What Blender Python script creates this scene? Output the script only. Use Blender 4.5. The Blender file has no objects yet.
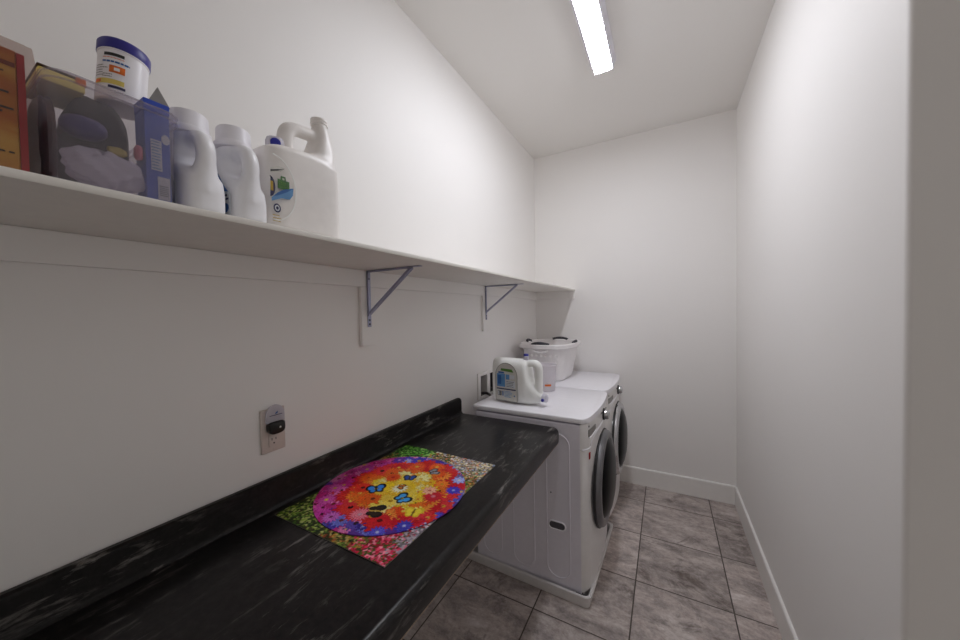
import bpy, bmesh, math, random
import numpy as np
from mathutils import Vector, Matrix

random.seed(7)
rng = np.random.default_rng(11)
SC = bpy.context.scene
COL = SC.collection
PI = math.pi

# room measures (metres): x from the left wall, y into the room, z up
W, D, H = 1.659, 3.30, 3.127
YJ = 1.168           # where the right wall ends in an outside corner
YN = -1.0            # wall behind the camera
XH = 2.7             # unseen passage end on the right, left open to admit fill light


# ------------------------------------------------------------------ materials
def lin(c):
    c = c.lstrip('#')
    v = [int(c[i:i + 2], 16) / 255 for i in (0, 2, 4)]
    return tuple(x / 12.92 if x <= .04045 else ((x + .055) / 1.055) ** 2.4 for x in v) + (1,)


class NT:
    def __init__(s, name):
        s.m = bpy.data.materials.new(name)
        s.m.use_nodes = True
        s.t = s.m.node_tree
        s.b = s.t.nodes['Principled BSDF']
        s.out = s.t.nodes['Material Output']

    def n(s, kind, **kw):
        nd = s.t.nodes.new(kind)
        for k, v in kw.items():
            if k.startswith('i_'):
                key = k[2:]
                key = int(key) if key.isdigit() else key.replace('_', ' ')
                nd.inputs[key].default_value = v
            else:
                setattr(nd, k, v)
        return nd

    def l(s, a, b):
        s.t.links.new(a, b)

    def math(s, op, a, b=None):
        nd = s.n('ShaderNodeMath', operation=op)
        for i, v in enumerate((a, b)):
            if v is None:
                continue
            if isinstance(v, (int, float)):
                nd.inputs[i].default_value = v
            else:
                s.l(v, nd.inputs[i])
        return nd.outputs[0]

    def ramp(s, fac, stops):
        nd = s.n('ShaderNodeValToRGB')
        e = nd.color_ramp.elements
        while len(e) < len(stops):
            e.new(.5)
        for el, (p, c) in zip(e, stops):
            el.position = p
            el.color = c if not isinstance(c, str) else lin(c)
        s.l(fac, nd.inputs[0])
        return nd.outputs[0]

    def mix(s, fac, a, b, mode='MIX'):
        nd = s.n('ShaderNodeMix', data_type='RGBA', blend_type=mode)
        for sock, v in ((nd.inputs[0], fac), (nd.inputs[6], a), (nd.inputs[7], b)):
            if isinstance(v, (int, float)):
                sock.default_value = v
            elif isinstance(v, tuple):
                sock.default_value = v
            elif isinstance(v, str):
                sock.default_value = lin(v)
            else:
                s.l(v, sock)
        return nd.outputs[2]

    def bump(s, h, strength, dist):
        nd = s.n('ShaderNodeBump')
        nd.inputs['Strength'].default_value = strength
        nd.inputs['Distance'].default_value = dist
        s.l(h, nd.inputs['Height'])
        s.l(nd.outputs[0], s.b.inputs['Normal'])


def pmat(name, col, rough=.5, metal=0, spec=.5, vary=.03, scale=30, bump=0, coat=0):
    """plain painted / plastic / metal surface with a faint procedural variation"""
    t = NT(name)
    c = lin(col) if isinstance(col, str) else col
    tc = t.n('ShaderNodeTexCoord')
    nz = t.n('ShaderNodeTexNoise', i_Scale=scale, i_Detail=3.0)
    t.l(tc.outputs['Object'], nz.inputs['Vector'])
    dk = tuple(x * (1 - vary) for x in c[:3]) + (1,)
    lt = tuple(min(1, x * (1 + vary)) for x in c[:3]) + (1,)
    t.l(t.ramp(nz.outputs['Fac'], [(.35, dk), (.65, lt)]), t.b.inputs['Base Color'])
    t.b.inputs['Roughness'].default_value = rough
    t.b.inputs['Metallic'].default_value = metal
    t.b.inputs['Specular IOR Level'].default_value = spec
    t.b.inputs['Coat Weight'].default_value = coat
    if bump:
        t.bump(nz.outputs['Fac'], bump, .002)
    return t.m


def wall_mat(name, col, rough=.55):
    t = NT(name)
    tc = t.n('ShaderNodeTexCoord')
    nz = t.n('ShaderNodeTexNoise', i_Scale=260.0, i_Detail=2.0)
    t.l(tc.outputs['Object'], nz.inputs['Vector'])
    n2 = t.n('ShaderNodeTexNoise', i_Scale=1.3, i_Detail=2.0)
    t.l(tc.outputs['Object'], n2.inputs['Vector'])
    c = lin(col)
    a = tuple(x * .985 for x in c[:3]) + (1,)
    t.l(t.ramp(n2.outputs['Fac'], [(.3, a), (.7, c)]), t.b.inputs['Base Color'])
    t.b.inputs['Roughness'].default_value = rough
    t.b.inputs['Specular IOR Level'].default_value = .35
    t.bump(nz.outputs['Fac'], .08, .0006)
    return t.m


def floor_mat():
    t = NT('stone_tile')
    tc = t.n('ShaderNodeTexCoord')
    sp = t.n('ShaderNodeSeparateXYZ')
    t.l(tc.outputs['Object'], sp.inputs[0])
    px, py, ox, oy = .463, .4545, 1.008, 1.648
    gx = t.math('DIVIDE', t.math('SUBTRACT', sp.outputs[0], ox), px)
    gy = t.math('DIVIDE', t.math('SUBTRACT', sp.outputs[1], oy), py)
    cx, cy = t.math('FLOOR', gx), t.math('FLOOR', gy)
    fx, fy = t.math('FRACT', gx), t.math('FRACT', gy)
    ex = t.math('MULTIPLY', t.math('MINIMUM', fx, t.math('SUBTRACT', 1.0, fx)), px)
    ey = t.math('MULTIPLY', t.math('MINIMUM', fy, t.math('SUBTRACT', 1.0, fy)), py)
    edge = t.math('MINIMUM', ex, ey)
    grout = t.math('LESS_THAN', edge, .0034)
    cid = t.n('ShaderNodeCombineXYZ')
    t.l(cx, cid.inputs[0]); t.l(cy, cid.inputs[1])
    wn = t.n('ShaderNodeTexWhiteNoise', noise_dimensions='3D')
    t.l(cid.outputs[0], wn.inputs['Vector'])
    # every tile takes its own piece of the stone
    off = t.n('ShaderNodeVectorMath', operation='SCALE')
    t.l(wn.outputs['Color'], off.inputs[0]); off.inputs['Scale'].default_value = 40.0
    add = t.n('ShaderNodeVectorMath', operation='ADD')
    t.l(tc.outputs['Object'], add.inputs[0]); t.l(off.outputs[0], add.inputs[1])
    mp = t.n('ShaderNodeMapping')
    mp.inputs['Rotation'].default_value = (0, 0, math.radians(50))
    mp.inputs['Scale'].default_value = (1.2, 2.8, 1.0)
    t.l(add.outputs[0], mp.inputs['Vector'])
    n1 = t.n('ShaderNodeTexNoise', i_Scale=3.4, i_Detail=12.0, i_Roughness=.76, i_Distortion=.35)
    t.l(mp.outputs[0], n1.inputs['Vector'])
    n2 = t.n('ShaderNodeTexNoise', i_Scale=3.0, i_Detail=10.0, i_Roughness=.72, i_Distortion=.8)
    t.l(add.outputs[0], n2.inputs['Vector'])
    n3 = t.n('ShaderNodeTexNoise', i_Scale=34.0, i_Detail=8.0, i_Roughness=.8)
    t.l(add.outputs[0], n3.inputs['Vector'])
    base = t.ramp(n1.outputs['Fac'], [(.27, '#7b7370'), (.42, '#b3aba8'), (.55, '#cfc8c5'), (.72, '#ece7e5')])
    blot = t.ramp(n2.outputs['Fac'], [(.56, (0, 0, 0, 1)), (.66, (1, 1, 1, 1))])
    c = t.mix(t.math('MULTIPLY', blot, .75), base, '#665850')
    c = t.mix(.5, c, t.ramp(n3.outputs['Fac'], [(.36, '#5f5650'), (.64, '#c3bbb6')]), 'OVERLAY')
    tone = t.n('ShaderNodeHueSaturation')
    t.l(c, tone.inputs['Color'])
    t.l(t.math('ADD', t.math('MULTIPLY', wn.outputs['Value'], .30), .82), tone.inputs['Value'])
    c = t.mix(grout, tone.outputs[0], '#544b45')
    t.l(c, t.b.inputs['Base Color'])
    t.b.inputs['Roughness'].default_value = .5
    t.b.inputs['Specular IOR Level'].default_value = .35
    ht = t.math('ADD', t.math('MULTIPLY', t.math('MINIMUM', edge, .006), 120.0), t.math('MULTIPLY', n1.outputs['Fac'], .25))
    t.bump(ht, .35, .003)
    return t.m


def counter_mat():
    t = NT('black_slate_laminate')
    tc = t.n('ShaderNodeTexCoord')
    mp = t.n('ShaderNodeMapping')
    mp.inputs['Rotation'].default_value = (0, 0, math.radians(24))
    mp.inputs['Scale'].default_value = (4.5, 1.0, 4.5)
    t.l(tc.outputs['Object'], mp.inputs['Vector'])
    n1 = t.n('ShaderNodeTexNoise', i_Scale=7.0, i_Detail=12.0, i_Roughness=.72, i_Distortion=.4)
    t.l(mp.outputs[0], n1.inputs['Vector'])
    n2 = t.n('ShaderNodeTexNoise', i_Scale=4.2, i_Detail=4.0, i_Roughness=.55)
    t.l(tc.outputs['Object'], n2.inputs['Vector'])
    n3 = t.n('ShaderNodeTexNoise', i_Scale=55.0, i_Detail=6.0, i_Roughness=.7)
    t.l(tc.outputs['Object'], n3.inputs['Vector'])
    streak = t.ramp(n1.outputs['Fac'], [(.53, (0, 0, 0, 1)), (.66, (1, 1, 1, 1))])
    patch = t.ramp(n2.outputs['Fac'], [(.45, (0, 0, 0, 1)), (.60, (1, 1, 1, 1))])
    base = t.ramp(n3.outputs['Fac'], [(.35, '#0f0e0e'), (.7, '#242121')])
    c = t.mix(t.math('MULTIPLY', streak, t.math('ADD', t.math('MULTIPLY', patch, .85), .06)), base, '#827e7a')
    t.l(c, t.b.inputs['Base Color'])
    t.b.inputs['Roughness'].default_value = .29
    t.b.inputs['Specular IOR Level'].default_value = .24
    t.bump(n3.outputs['Fac'], .12, .001)
    return t.m


def attr_mat(name, rough=.28):
    """printed picture: the colours of the print are stored with the board"""
    t = NT(name)
    a = t.n('ShaderNodeAttribute', attribute_name='print')
    t.l(a.outputs['Color'], t.b.inputs['Base Color'])
    tc = t.n('ShaderNodeTexCoord')
    vo = t.n('ShaderNodeTexVoronoi', feature='DISTANCE_TO_EDGE', i_Scale=52.0)
    t.l(tc.outputs['Object'], vo.inputs['Vector'])
    t.bump(t.ramp(vo.outputs['Distance'], [(0, (0, 0, 0, 1)), (.06, (1, 1, 1, 1))]), .25, .0006)
    t.b.inputs['Roughness'].default_value = rough
    t.b.inputs['Specular IOR Level'].default_value = .12
    return t.m


def frost_mat(name, col, clear=.5, rough=.25):
    """translucent moulded plastic or film"""
    t = NT(name)
    tr = t.n('ShaderNodeBsdfTransparent')
    tr.inputs['Color'].default_value = lin(col)
    tl = t.n('ShaderNodeBsdfTranslucent')
    tl.inputs['Color'].default_value = lin(col)
    t.b.inputs['Base Color'].default_value = lin(col)
    t.b.inputs['Roughness'].default_value = rough
    m1 = t.n('ShaderNodeMixShader', i_Fac=.45)
    t.l(t.b.outputs[0], m1.inputs[1]); t.l(tl.outputs[0], m1.inputs[2])
    tc = t.n('ShaderNodeTexCoord')
    nz = t.n('ShaderNodeTexNoise', i_Scale=40.0)
    t.l(tc.outputs['Object'], nz.inputs['Vector'])
    m2 = t.n('ShaderNodeMixShader')
    t.l(t.math('ADD', t.math('MULTIPLY', nz.outputs['Fac'], .08), clear - .04), m2.inputs[0])
    t.l(m1.outputs[0], m2.inputs[1]); t.l(tr.outputs[0], m2.inputs[2])
    t.l(m2.outputs[0], t.out.inputs['Surface'])
    return t.m


def emit_mat(name, col, strength):
    t = NT(name)
    t.b.inputs['Base Color'].default_value = lin(col)
    t.b.inputs['Emission Color'].default_value = lin(col)
    t.b.inputs['Emission Strength'].default_value = strength
    return t.m


M = dict(
    wall=wall_mat('wall_paint', '#f2f0ee'),
    ceil=wall_mat('ceiling_paint', '#ebe9e6', .8),
    trim=pmat('white_trim_paint', '#f0eeeb', .32, vary=.01),
    shelf=pmat('white_shelf_paint', '#ebe8e2', .4, vary=.015),
    floor=floor_mat(), counter=counter_mat(),
    chip=pmat('particle_board', '#a1907d', .8, vary=.2, scale=220),
    enamel=pmat('white_enamel', '#e6e3ec', .28, vary=.012, coat=.3),
    lid_enamel=pmat('white_lid_enamel', '#f2f1f6', .3, vary=.012, coat=.3),
    front=pmat('white_front_plastic', '#e6e4e3', .35, vary=.015),
    groove=pmat('grey_seam', '#55535a', .6),
    chrome=pmat('chrome', '#c9c9cc', .14, metal=1, vary=.02),
    ring=pmat('silver_ring', '#7d7d80', .3, metal=.75, vary=.05),
    dglass=pmat('dark_door_glass', '#050506', .3, spec=.12, vary=.1),
    red=pmat('red_sticker', '#a8262d', .5), dark=pmat('dark_plastic', '#1a1a1c', .45),
    window=pmat('grey_display', '#8b8884', .3),
    pan=pmat('drain_pan_plastic', '#dedbda', .4, vary=.03),
    steel=pmat('zinc_plated_steel', '#a3a5bd', .38, metal=.55, vary=.06),
    screw=pmat('dark_screw', '#3a3a42', .4, metal=.7),
    jug=pmat('white_jug_plastic', '#f0f1ee', .34, vary=.015),
    jugw=pmat('cream_jug_plastic', '#f3efec', .36, vary=.02),
    bottle=pmat('white_bottle_plastic', '#f4f4f8', .34, vary=.015),
    cap=pmat('white_cap_plastic', '#f0eef4', .4, vary=.02),
    bluecap=pmat('blue_cap', '#2a2f9c', .4, vary=.05),
    lblue=pmat('label_blue', '#5b8fc0', .45, vary=.1), lblue2=pmat('label_deep_blue', '#2c5fa0', .45, vary=.1),
    lpale=pmat('label_pale', '#cfd3d8', .45), lgrey=pmat('label_grey_field', '#c9c7c0', .45),
    lgreen=pmat('label_green', '#4f7d2c', .45, vary=.25, scale=200), lnavy=pmat('label_navy', '#23234f', .45),
    lblack=pmat('label_black', '#2b2a2a', .5), lyel=pmat('label_yellow', '#e0cc6a', .5, vary=.05),
    gold=pmat('label_gold', '#b39325', .5), orange=pmat('label_orange', '#df6f1f', .45, vary=.25, scale=90),
    lgrn2=pmat('label_bag_green', '#3d6b34', .5, vary=.2, scale=200),
    ridge=pmat('label_border', '#8e8d88', .5),
    navylid=pmat('navy_lid', '#2b2685', .4, vary=.06), tub=pmat('white_tub', '#f0eef2', .35, vary=.01),
    basket=pmat('basket_plastic', '#ebe8e8', .42, vary=.015),
    grip=pmat('charcoal_rubber', '#3b3b42', .6, vary=.06),
    hole=pmat('hole_shadow_plastic', '#2c2627', .9),
    bucket=frost_mat('milky_plastic', '#f0edf0', .18), bin=frost_mat('frosted_plastic', '#efecef', .85),
    film=frost_mat('clear_film', '#e8e0dd', .90, .12), cupm=frost_mat('clear_cap', '#e9e7ee', .25),
    bagm=frost_mat('thin_bag_film', '#f4f3fb', .08, .2),
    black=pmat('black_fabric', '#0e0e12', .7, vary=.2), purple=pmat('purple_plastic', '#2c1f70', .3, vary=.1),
    pink=pmat('pink_plastic', '#cf6a7c', .5), yellow=pmat('yellow_plastic', '#b8a83a', .5),
    blue=pmat('blue_carton', '#2748b4', .45, vary=.06), bluepale=pmat('blue_carton_side', '#3f5fc0', .45, vary=.08),
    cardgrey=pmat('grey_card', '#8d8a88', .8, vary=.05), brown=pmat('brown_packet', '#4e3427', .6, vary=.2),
    plate=pmat('ivory_plate', '#d6cbc4', .4, vary=.01), redstripe=pmat('red_print', '#a31424', .45, vary=.08),
    maroon=pmat('maroon_print', '#6d2410', .5),
    housing=pmat('lamp_housing', '#e2e1ea', .5, vary=.01),
    hose=pmat('grey_hose', '#4a484a', .5), brass=pmat('valve_brass', '#8a7550', .35, metal=.8),
    blackplug=pmat('black_plug', '#0e0d0d', .35), led=pmat('white_led', '#e6e6e6', .3),
    print=attr_mat('printed_board'), disc=attr_mat('printed_round_board'),
    diff=emit_mat('lamp_diffuser', '#f6f8ff', 47.0),
)


def yellow_box_mat():
    t = NT('yellow_carton')
    tc = t.n('ShaderNodeTexCoord')
    mp = t.n('ShaderNodeMapping')
    mp.inputs['Scale'].default_value = (1, .35, 1)
    t.l(tc.outputs['Object'], mp.inputs['Vector'])
    nz = t.n('ShaderNodeTexNoise', i_Scale=19.0, i_Detail=3.0, i_Distortion=.6)
    t.l(mp.outputs[0], nz.inputs['Vector'])
    t.l(t.ramp(nz.outputs['Fac'], [(.34, '#a4521a'), (.5, '#bb7f2a'), (.64, '#c9a24a')]), t.b.inputs['Base Color'])
    t.b.inputs['Roughness'].default_value = .4
    return t.m


M['carton'] = yellow_box_mat()


# ------------------------------------------------------------------ mesh helpers
def new_bm():
    return bmesh.new()


def mesh_from(bm, smooth=None, tri=False):
    bmesh.ops.recalc_face_normals(bm, faces=bm.faces)
    me = bpy.data.meshes.new('m')
    bm.to_mesh(me)
    bm.free()
    return me


def obj(name, bm, mat, parent=None, smooth=True, angle=35, **props):
    """link a bmesh (or mesh) as ONE object"""
    me = bm if isinstance(bm, bpy.types.Mesh) else mesh_from(bm)
    me.name = name
    for m in (mat if isinstance(mat, (list, tuple)) else [mat]):
        me.materials.append(m)
    if smooth:
        for p in me.polygons:
            p.use_smooth = True
        try:
            me.set_sharp_from_angle(angle=math.radians(angle))
        except Exception:
            pass
    o = bpy.data.objects.new(name, me)
    COL.objects.link(o)
    if parent is not None:
        o.parent = parent
    for k, v in props.items():
        o[k] = v
    return o


def tag(o, label, cat, group=None):
    o['label'] = label
    o['category'] = cat
    if group:
        o['group'] = group
    return o


def thing(name, loc, label, cat, rot=(0, 0, 0), group=None):
    o = bpy.data.objects.new(name, None)
    o.empty_display_size = .05
    COL.objects.link(o)
    o.location = loc
    o.rotation_euler = rot
    return tag(o, label, cat, group)


def struct(name, bm, mat, smooth=False):
    o = obj(name, bm, mat, smooth=smooth)
    o['kind'] = 'structure'
    return o


def box(bm, x0, x1, y0, y1, z0, z1, bevel=0, seg=2, mi=0):
    vs = [bm.verts.new((x, y, z)) for z in (z0, z1) for y in (y0, y1) for x in (x0, x1)]
    fs = []
    for q in ((0, 2, 3, 1), (4, 5, 7, 6), (0, 1, 5, 4), (2, 6, 7, 3), (0, 4, 6, 2), (1, 3, 7, 5)):
        f = bm.faces.new([vs[i] for i in q])
        f.material_index = mi
        fs.append(f)
    if bevel:
        es = list({e for f in fs for e in f.edges})
        r = bmesh.ops.bevel(bm, geom=es, offset=bevel, segments=seg, affect='EDGES', profile=.5)
        for f in r['faces']:
            f.material_index = mi
    return vs


def prism(bm, pts, z0, z1, bevel=0, seg=3, mi=0, only_top=False):
    """extrude a plan polygon (x, y) upwards"""
    lo = [bm.verts.new((x, y, z0)) for x, y in pts]
    hi = [bm.verts.new((x, y, z1)) for x, y in pts]
    n = len(pts)
    fs = [bm.faces.new(lo[::-1]), bm.faces.new(hi)]
    top = list(fs[1].edges)
    bot = list(fs[0].edges)
    for i in range(n):
        fs.append(bm.faces.new([lo[i], lo[(i + 1) % n], hi[(i + 1) % n], hi[i]]))
    for f in fs:
        f.material_index = mi
    if bevel:
        bmesh.ops.bevel(bm, geom=top + ([] if only_top else bot), offset=bevel, segments=seg, affect='EDGES', profile=.5)


def loft(bm, rings, cap0=True, cap1=True, closed=False, mi=0):
    vr = [[bm.verts.new(p) for p in r] for r in rings]
    n = len(vr[0])
    pairs = list(zip(vr, vr[1:])) + ([(vr[-1], vr[0])] if closed else [])
    for a, b in pairs:
        for i in range(n):
            f = bm.faces.new([a[i], a[(i + 1) % n], b[(i + 1) % n], b[i]])
            f.material_index = mi
    if not closed:
        if cap0:
            bm.faces.new(vr[0][::-1]).material_index = mi
        if cap1:
            bm.faces.new(vr[-1]).material_index = mi
    return vr


def sring(cx, cy, z, hx, hy, e=4.0, n=40):
    """superellipse ring"""
    out = []
    for i in range(n):
        a = 2 * PI * i / n
        c, s = math.cos(a), math.sin(a)
        out.append((cx + hx * math.copysign(abs(c) ** (2 / e), c), cy + hy * math.copysign(abs(s) ** (2 / e), s), z))
    return out


def rrect(cx, cy, hx, hy, r, n=6):
    out = []
    for qx, qy, a0 in ((1, 1, 0), (-1, 1, 90), (-1, -1, 180), (1, -1, 270)):
        for i in range(n + 1):
            a = math.radians(a0 + 90 * i / n)
            out.append((cx + qx * (hx - r) + r * math.cos(a), cy + qy * (hy - r) + r * math.sin(a)))
    return out


def lathe(bm, prof, n=40, M4=None, cap0=True, cap1=True, mi=0):
    """revolve (r, z) about local Z"""
    rings = []
    for r, z in prof:
        ring = []
        for i in range(n):
            a = 2 * PI * i / n
            v = Vector((r * math.cos(a), r * math.sin(a), z))
            ring.append(M4 @ v if M4 else v)
        rings.append(ring)
    loft(bm, rings, cap0, cap1, mi=mi)


def tube(bm, pts, rad, n=12, closed=False, sy=1.0, mi=0):
    """sweep a circle along 3-D points; rad a number or one per point"""
    P = [Vector(p) for p in pts]
    k = len(P)
    R = rad if isinstance(rad, (list, tuple)) else [rad] * k
    rings = []
    up = None
    for i in range(k):
        if closed:
            t = (P[(i + 1) % k] - P[i - 1]).normalized()
        else:
            t = (P[min(i + 1, k - 1)] - P[max(i - 1, 0)]).normalized()
        if up is None:
            up = t.orthogonal().normalized()
        up = (up - t * up.dot(t)).normalized()
        s = t.cross(up)
        rings.append([P[i] + up * (R[i] * math.cos(2 * PI * j / n)) + s * (R[i] * sy * math.sin(2 * PI * j / n)) for j in range(n)])
    loft(bm, rings, closed=closed, mi=mi)


def smooth_path(pts, m=6):
    """Catmull-Rom through the points"""
    P = [Vector(p) for p in pts]
    P = [P[0] * 2 - P[1]] + P + [P[-1] * 2 - P[-2]]
    out = []
    for i in range(1, len(P) - 2):
        for j in range(m):
            t = j / m
            a, b, c, d = P[i - 1:i + 3]
            out.append(.5 * ((2 * b) + (c - a) * t + (2 * a - 5 * b + 4 * c - d) * t * t + (3 * b - a - 3 * c + d) * t ** 3))
    out.append(P[-2])
    return out


def evaluated(bm, mods):
    """run modifiers on a bmesh and give back a plain mesh"""
    me = mesh_from(bm)
    o = bpy.data.objects.new('tmp', me)
    COL.objects.link(o)
    for kind, kw in mods:
        md = o.modifiers.new(kind, kind)
        for k, v in kw.items():
            setattr(md, k, v)
    dg = bpy.context.evaluated_depsgraph_get()
    dg.update()
    res = bpy.data.meshes.new_from_object(o.evaluated_get(dg))
    bpy.data.objects.remove(o)
    return res


def moulded(bm, voxel=.004, it=6):
    return evaluated(bm, [('REMESH', dict(mode='VOXEL', voxel_size=voxel)), ('SMOOTH', dict(factor=.5, iterations=it))])


def poly(bm, pts, mi=0):
    f = bm.faces.new([bm.verts.new(p) for p in pts])
    f.material_index = mi
    return f


class Print:
    """flat print made of thin coloured plates on a plane given by origin o and axes u, v (n = out of the plane)"""
    def __init__(s, o, u, v, n, thick=.0006):
        s.bm = new_bm(); s.o = Vector(o); s.u = Vector(u); s.v = Vector(v); s.n = Vector(n); s.k = 0; s.mats = []; s.th = thick

    def m(s, mat):
        if mat not in s.mats:
            s.mats.append(mat)
        return s.mats.index(mat)

    def pts(s, P, mat, lift=0):
        mi = s.m(mat)
        a = [s.bm.verts.new(s.o + s.u * x + s.v * y + s.n * (lift * .0004)) for x, y in P]
        b = [s.bm.verts.new(s.o + s.u * x + s.v * y + s.n * (s.th + lift * .0004)) for x, y in P]
        n = len(P)
        fs = [s.bm.faces.new(b), s.bm.faces.new(a[::-1])] + [s.bm.faces.new([a[i], a[(i + 1) % n], b[(i + 1) % n], b[i]]) for i in range(n)]
        for f in fs:
            f.material_index = mi

    def rect(s, x0, x1, y0, y1, mat, lift=0):
        s.pts([(x0, y0), (x1, y0), (x1, y1), (x0, y1)], mat, lift)

    def disc(s, cx, cy, rx, ry, mat, lift=0, n=24):
        s.pts([(cx + rx * math.cos(2 * PI * i / n), cy + ry * math.sin(2 * PI * i / n)) for i in range(n)], mat, lift)

    def lines(s, x0, x1, y0, y1, rows, mat, lift=1, fill=.45, ragged=.35):
        """rows of small print too fine to read"""
        for r in range(rows):
            y = y1 - (y1 - y0) * (r + .5) / rows
            h = (y1 - y0) / rows * fill / 2
            x = x0
            end = x1 - (x1 - x0) * random.random() * ragged
            while x < end:
                w = (x1 - x0) * random.uniform(.08, .22)
                s.rect(x, min(x + w, end), y - h, y + h, mat, lift)
                x += w + (x1 - x0) * .025

    def done(s, name, parent, **kw):
        return obj(name, s.bm, s.mats, parent, smooth=False, **kw)


# ------------------------------------------------------------------ the setting
T = .12
bm = new_bm(); box(bm, -T, XH, YN - T, D + T, -.1, 0); struct('floor', bm, M['floor'])
bm = new_bm(); box(bm, -T, XH, YN - T, D + T, H, H + .1); struct('ceiling', bm, M['ceil'])
# left wall with the opening of the recessed laundry box
OY0, OY1, OZ0, OZ1 = 2.06, 2.42, .965, 1.13
bm = new_bm()
box(bm, -T, 0, YN - T, OY0, 0, H); box(bm, -T, 0, OY1, D + T, 0, H)
box(bm, -T, 0, OY0, OY1, 0, OZ0); box(bm, -T, 0, OY0, OY1, OZ1, H)
struct('wall_left', bm, M['wall'])
bm = new_bm(); box(bm, 0, W + T, D, D + T, 0, H); struct('wall_back', bm, M['wall'])
# right wall ends in a slightly rounded outside corner; its end face looks back at the camera
bm = new_bm()
pl = [(W, D)]
for i in range(5):
    a = PI + PI / 2 * i / 4
    pl.append((W + .012 + .012 * math.cos(a), YJ + .012 + .012 * math.sin(a)))
pl += [(XH, YJ), (XH, YJ + T), (W + T, YJ + T), (W + T, D)]
prism(bm, pl, 0, H)
o = struct('wall_right', bm, M['wall'], smooth=True)
bm = new_bm(); box(bm, 0, XH, YN - T, YN, 0, H); struct('wall_near', bm, M['wall'])


def baseboard(name, p0, p1, nrm):
    bm = new_bm()
    p0, p1, nrm = Vector((*p0, 0)), Vector((*p1, 0)), Vector((*nrm, 0))
    prof = [(0, 0), (.014, 0), (.014, .140), (.012, .147), (.007, .151), (0, .151)]
    loft(bm, [[p + nrm * t + Vector((0, 0, z)) for t, z in prof] for p in (p0, p1)])
    struct(name, bm, M['trim'])


baseboard('baseboard_back', (.0, D), (W, D), (0, -1))
baseboard('baseboard_right', (W, YJ), (W, D), (-1, 0))
baseboard('baseboard_left', (0, YN), (0, D), (1, 0))
baseboard('baseboard_end', (W, YJ), (XH, YJ), (0, -1))

# ------------------------------------------------------------------ ceiling light
LX0, LX1, LY0, LY1 = .778, .888, 1.27, 2.262
t = thing('ceiling_light', ((LX0 + LX1) / 2, (LY0 + LY1) / 2, H), 'long slim lit strip lamp mounted along the ceiling', 'ceiling light')
hl = (LY1 - LY0) / 2
bm = new_bm()
loft(bm, [[(-.076, y, 0), (-.074, y, -.012), (-.056, y, -.045), (.056, y, -.045), (.074, y, -.012), (.076, y, 0)] for y in (-hl, hl)])
obj('housing', bm, M['housing'], t)
bm = new_bm()
rings = []
for y in (-hl + .0005, -hl + .003, hl - .003, hl - .0005):
    e = .96 if abs(y) > hl - .001 else 1
    rings.append([(.0525 * e * math.cos(PI + PI * i / 16), y, -.0452 + (.009 * e) * math.sin(PI + PI * i / 16)) for i in range(17)])
loft(bm, rings)
obj('diffuser', bm, M['diff'], t)
for s_ in (-1, 1):  # thin plates added so the lens ends throw no glow on the ceiling
    bm = new_bm(); box(bm, -.0535, .0535, s_ * (hl + .0011) - .001, s_ * (hl + .0011) + .001, -.0548, -.004)
    obj('end_light_stop', bm, M['housing'], t)

# ------------------------------------------------------------------ counter
CZ, CX, CY = .937, .660, 1.796
t = thing('countertop', (0, 0, CZ), 'black slate-look laminate counter with backsplash along the left wall', 'countertop')
bm = new_bm()
n0 = []
prof = [(.003, -.04), (.003, 0)]
for i in range(7):                       # rolled front nose
    a = PI / 2 - PI / 2 * i / 6
    prof.append((CX - .022 + .022 * math.cos(a), -.022 + .022 * math.sin(a)))
prof += [(CX - .001, -.070), (CX - .010, -.079), (CX - .03, -.079), (CX - .035, -.04)]
rings = []
for y, sh in ((YN + .01, 0), (CY - .028, 0), (CY - .010, .006), (CY - .003, .012), (CY, .022)):
    rings.append([(x - (sh if x > .5 else 0), y, z - (.004 if (y == CY and z > -.03) else 0)) for x, z in prof])
loft(bm, rings)
obj('worktop', bm, M['counter'], t)
bm = new_bm()
bp = [(.001, -.002), (.001, .094), (.006, .099), (.018, .099), (.025, .094), (.027, .086), (.027, .012), (.031, .004), (.038, -.002)]
rings = [[(x, YN + .01, z) for x, z in bp], [(x, CY - .03, z) for x, z in bp]]
for y, hh in ((CY - .014, .997), (CY - .005, .97), (CY - .0005, .90), (CY, .86)):
    rings.append([(x, y, z if z < .05 else z * hh) for x, z in bp])
loft(bm, rings)
obj('backsplash', bm, M['counter'], t)
bm = new_bm(); box(bm, CX - .029, CX - .008, YN + .01, CY - .02, -.0835, -.0795)
obj('edge_strip', bm, M['chip'], t, label='pale unfinished strip under the front edge')

# ------------------------------------------------------------------ jigsaw puzzles
def srgb(c):
    return np.array(lin(c)[:3])


def print_attr(me, cols):
    at = me.color_attributes.new('print', 'FLOAT_COLOR', 'POINT')
    a = np.ones((len(me.vertices), 4), np.float32)
    a[:len(cols), :3] = cols
    at.data.foreach_set('color', a.ravel())


PX0, PX1, PY0, PY1 = .068, .545, .604, 1.232      # puzzle board on the counter
nx, ny = 190, 250
xs = np.linspace(0, 1, nx); ys = np.linspace(0, 1, ny)
GX, GY = np.meshgrid(xs, ys, indexing='ij')
seeds = rng.random((8000, 2))
green = [srgb(c) for c in ('#1c2a12', '#33501c', '#5d7d2c', '#8ba143', '#20301a', '#b9bd72', '#41391f', '#2a2a1c')]
lush = [srgb(c) for c in ('#1f4a1b', '#3f8a2a', '#69b33b', '#2b611f', '#97c86a', '#16320f')]
pebb = [srgb(c) for c in ('#c9bba0', '#a9977c', '#dedbd2', '#8a7a63', '#7c8cb0', '#cf7a55', '#6b6a45', '#b8b3c4', '#e6d6a8', '#5d5336')]
redf = [srgb(c) for c in ('#c21d3c', '#e0486a', '#8e1228', '#d7305a', '#5a5b26', '#f08aa0', '#3d4a1c')]
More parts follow.
